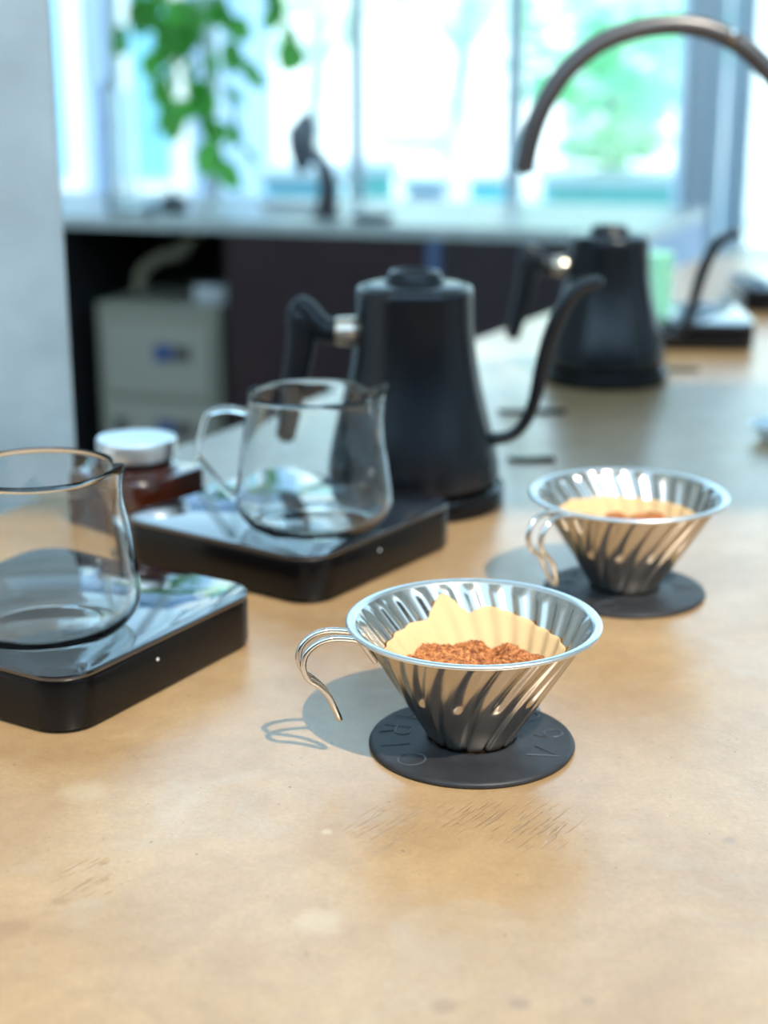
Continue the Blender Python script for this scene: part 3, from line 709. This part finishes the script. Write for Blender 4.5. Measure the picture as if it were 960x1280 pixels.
# ------------------------------------------------------------------ carafes
def make_carafe(loc, rz, label):
    t = thing('glass_carafe', label, 'carafe', loc, rz, 'clear glass carafes on the scales')
    outer = [(.0005, 0.0006), (.026, 0.0006), (.030, 0), (.036, .0010), (.0425, .0052), (.0470, .0115), (.0487, .0185), (.0482, .0245), (.0470, .033), (.0453, .045), (.0434, .057), (.0416, .068), (.0402, .077), (.0397, .0815), (.0399, .0845)]
    inner = [(.0394, .0851), (.0387, .0845), (.0384, .0815), (.0389, .077), (.0403, .068), (.0421, .057), (.0440, .045), (.0457, .033), (.0469, .0245), (.0473, .0185), (.0455, .0123), (.0408, .0066), (.034, .0038), (.026, .0032), (.0005, .0032)]
    vs, fs = lathe(outer + inner, 144)
    out = []
    for (x, y, z) in vs:
        r = math.hypot(x, y); a = math.atan2(y, x)
        if z > .058:
            f = ((z - .058) / .027); d = a
            pull = .0062 * math.exp(-(d / .24) ** 2) * f ** 2.0; pinch = .0022 * math.exp(-((abs(d) - .50) / .17) ** 2) * f * f
            r += pull - pinch; z += .0035 * math.exp(-(d / .30) ** 2) * f ** 3 - .0008 * f * f * math.exp(-((abs(d) - .5) / .2) ** 2)
        out.append((r * cos(a), r * sin(a), z))
    fs = [f for f in fs if len(f) == 4 or len(f) == 144]
    mesh('glass_body', (out, fs), M_glass, t, angle=70)
    hp = smooth_path([(-.0412, 0, .0735), (-.050, 0, .0755), (-.0600, 0, .0745), (-.0655, 0, .0700), (-.0705, 0, .052), (-.0705, 0, .046), (-.0675, 0, .0415), (-.056, 0, .0270), (-.0488, 0, .0200)], 7)
    mesh('handle', tube(hp, .0024, 16), M_glass, t, angle=80)
    return t
c1p = at(58, 786, ST); c2p = at(394, 658, ST)
print('carafes', c1p, c2p)
car1 = make_carafe(c1p, R(-12), 'clear glass carafe on the nearest scale at the left edge')
car2 = copy_tree(car1); car2.location = c2p; car2.rotation_euler = (0, 0, R(6)); car2['label'] = 'clear glass carafe with a glass handle on the middle scale'
M_mintglass = mat('mint_reflection_glass', (0.45, 0.92, 0.72), 0.35, 0.0, Transmission_Weight=0.5, IOR=1.3)  # mint puts greens reflected in clear glass into the colour
tm = thing('mint_reflection_tumbler', 'made-up mint tumbler on the far scale, standing in for a green reflection', 'tumbler', (.300, 1.735, ST))
mesh('tumbler_wall', lathe([(.0001, 0), (.0165, 0), (.0185, .002), (.0205, .066), (.0195, .067), (.0188, .066), (.0170, .005), (.0001, .004)], 48, True), M_mintglass, tm)
mesh('tumbler_lid', lathe([(.0001, .0671), (.0205, .0671), (.0210, .0685), (.0195, .0715), (.0001, .0725)], 48), M_mintglass, tm)

# ------------------------------------------------------------------ jar
jar = thing('amber_jar', 'square amber glass jar with a silver lid behind the middle scale', 'jar', (-.170, 1.042, 0), R(-33))
mesh('jar_body', rbox(.070, .070, .036, .010, .0030, 0, 6), M_amber, jar)
mesh('jar_shoulder', (lambda: (lambda v, f: (v, f))(*lathe([(.0300, .0361), (.0275, .0395), (.0245, .0405), (.0001, .0405)], 40)))(), M_amber, jar)
mesh('neck', lathe([(.0235, .0406), (.0235, .0450), (.0001, .0450)], 40), M_dark, jar)
mesh('lid', lathe([(.0001, .0451), (.0268, .0451), (.0275, .0457), (.0275, .0565), (.0268, .0580), (.0250, .0583), (.0240, .0577), (.0001, .0577)], 64), M_lid, jar, angle=30)

# ------------------------------------------------------------------ kettles
def make_kettle(loc, rz, label, sc=1.0):
    t = thing('gooseneck_kettle', label, 'kettle', loc, rz, 'matte black gooseneck kettles')
    B = .018
    mesh('heating_base', lathe([(.0001, .0), (.0630, .0), (.0650, .0015), (.0655, .012), (.0640, .0150), (.0600, .0165), (.0001, .0165)], 72), M_sideblk, t, angle=50)
    prof = [(.0001, B), (.0590, B), (.0612, B + .0018), (.0615, B + .006), (.0600, B + .018), (.0570, B + .032), (.0535, B + .046), (.0500, B + .060), (.0470, B + .074), (.0445, B + .088), (.0427, B + .102), (.0416, B + .118), (.0410, B + .136), (.0408, B + .1405), (.0398, B + .1422), (.0370, B + .1422), (.0362, B + .1400), (.0001, B + .1400)]
    mesh('body', lathe(prof, 96), M_kettle, t, angle=35)
    lid = mesh('lid', lathe([(.0355, B + .1401), (.0352, B + .1432), (.033, B + .1445), (.020, B + .1450), (.0001, B + .1450)], 64), M_kettle, t, angle=35)
    mesh('lid_knob', lathe([(.0225, B + .1451), (.0205, B + .1475), (.0188, B + .1500), (.0182, B + .1525), (.0172, B + .1538), (.0150, B + .1535), (.0125, B + .1510), (.0001, B + .1500)], 48), M_grip, lid, angle=50)
    H0 = B + .1095
    mesh('ferrule', lathe([(.0001, 0), (.0098, 0), (.0104, .0010), (.0104, .0135), (.0098, .0145), (.0001, .0145)], 32), M_ferrule, t, loc=(-.0405, 0, H0), rot=(0, -pi / 2, 0), angle=40)
    hb = MB()
    hb.add(tube(smooth_path([(-.0550, 0, H0), (-.064, 0, H0 + .001), (-.071, 0, H0 + .007), (-.0770, 0, H0 + .0155), (-.0830, 0, H0 + .0190)], 6), [.0088, .0092, .0095, .0085, .0072], 18))
    hb.add(tube(smooth_path([(-.0855, 0, H0 + .0160), (-.0815, 0, H0 + .0105), (-.0800, 0, H0 - .004), (-.0830, 0, H0 - .026), (-.0885, 0, H0 - .052), (-.0945, 0, H0 - .080)], 8), [.0062, .0092, .0105, .0098, .0088, .0078], 18))
    mesh('grip', hb, M_grip, t, angle=60)
    sp = smooth_path([(.0560, 0, B + .030), (.0660, 0, B + .0315), (.0740, 0, B + .0365), (.0810, 0, B + .047), (.0860, 0, B + .063), (.0895, 0, B + .082), (.0945, 0, B + .104), (.1015, 0, B + .124), (.1105, 0, B + .1385), (.1200, 0, B + .1450), (.1290, 0, B + .1465)], 8)
    mesh('spout', tube(sp, [.0050, .0046, .0044, .0045, .0048, .0055, .0060, .0058, .0054, .0048, .0042], 18), M_kettle, t, angle=80)
    t.scale = (1, 1, .965)
    return t
k1 = make_kettle(Vector((.0215, 1.088, 0)), R(-3), 'matte black gooseneck kettle behind the middle scale, larger in view')
k2 = copy_tree(k1); k2.location = (.2190, 1.5300, 0); k2.rotation_euler = (0, 0, R(-3)); k2.scale = (.97, .97, .88)
k2['label'] = 'matte black gooseneck kettle farther back, partly behind the front kettle spout'
thin_strip(634, 694, 576, 'thin dark strip lying on the counter right of the front kettle')
thin_strip(622, 708, 516, 'thin dark strip lying on the counter behind the front kettle spout')
thin_strip(836, 874, 464, 'thin dark strip lying on the counter right of the rear kettle')

# ------------------------------------------------------------------ swan-neck tap
YF = 1.33
fp = [(655, 212), (664, 172), (680, 130), (708, 88), (748, 55), (795, 37), (845, 31), (890, 38), (928, 58), (960, 88), (985, 125), (1003, 170), (1015, 230), (1020, 300)]
pts = [at_y(x, y, YF) for x, y in fp]; bx = pts[-1].x + .002
faucet = thing('swan_neck_tap', 'dark metal swan-neck tap arching in from the right edge', 'tap', (bx, YF, 0))
loc_pts = [q_ - Vector((bx, YF, 0)) for q_ in pts] + [Vector((0, 0, .10)), Vector((0, 0, .02))]
mesh('neck', tube(smooth_path(loc_pts, 8), .0083, 24), M_faucet, faucet, angle=50)
mesh('collar', lathe([(.0001, .0), (.026, 0), (.027, .002), (.026, .010), (.016, .014), (.014, .05), (.0001, .05)], 40), M_faucet, faucet)
mesh('lever', tube([(0.012, 0, .04), (.05, 0, .055)], [.006, .004], 12), M_faucet, faucet)
m0 = at_y(917, 44, YF - .0083) - Vector((bx, YF, 0))
mesh('glint_disc', lathe([(.0001, 0), (.0045, 0), (.0045, .0015), (.0001, .0022)], 20), M_wire, faucet, loc=m0 + Vector((0, .0006, 0)), rot=(pi / 2, 0, 0))  # bright disc stands in for a light reflection on the neck

# dish at the right edge
dp = at(978, 549)
o = thing('small_dish', 'pale glazed dish cut by the right edge of the photo', 'dish', dp)
mesh('dish_wall', lathe([(.0001, .0015), (.014, .0015), (.015, 0), (.017, 0), (.018, .0015), (.0275, .0125), (.0283, .0135), (.0272, .0138), (.0172, .0045), (.0001, .0040)], 56), M_ceramic, o, angle=50)
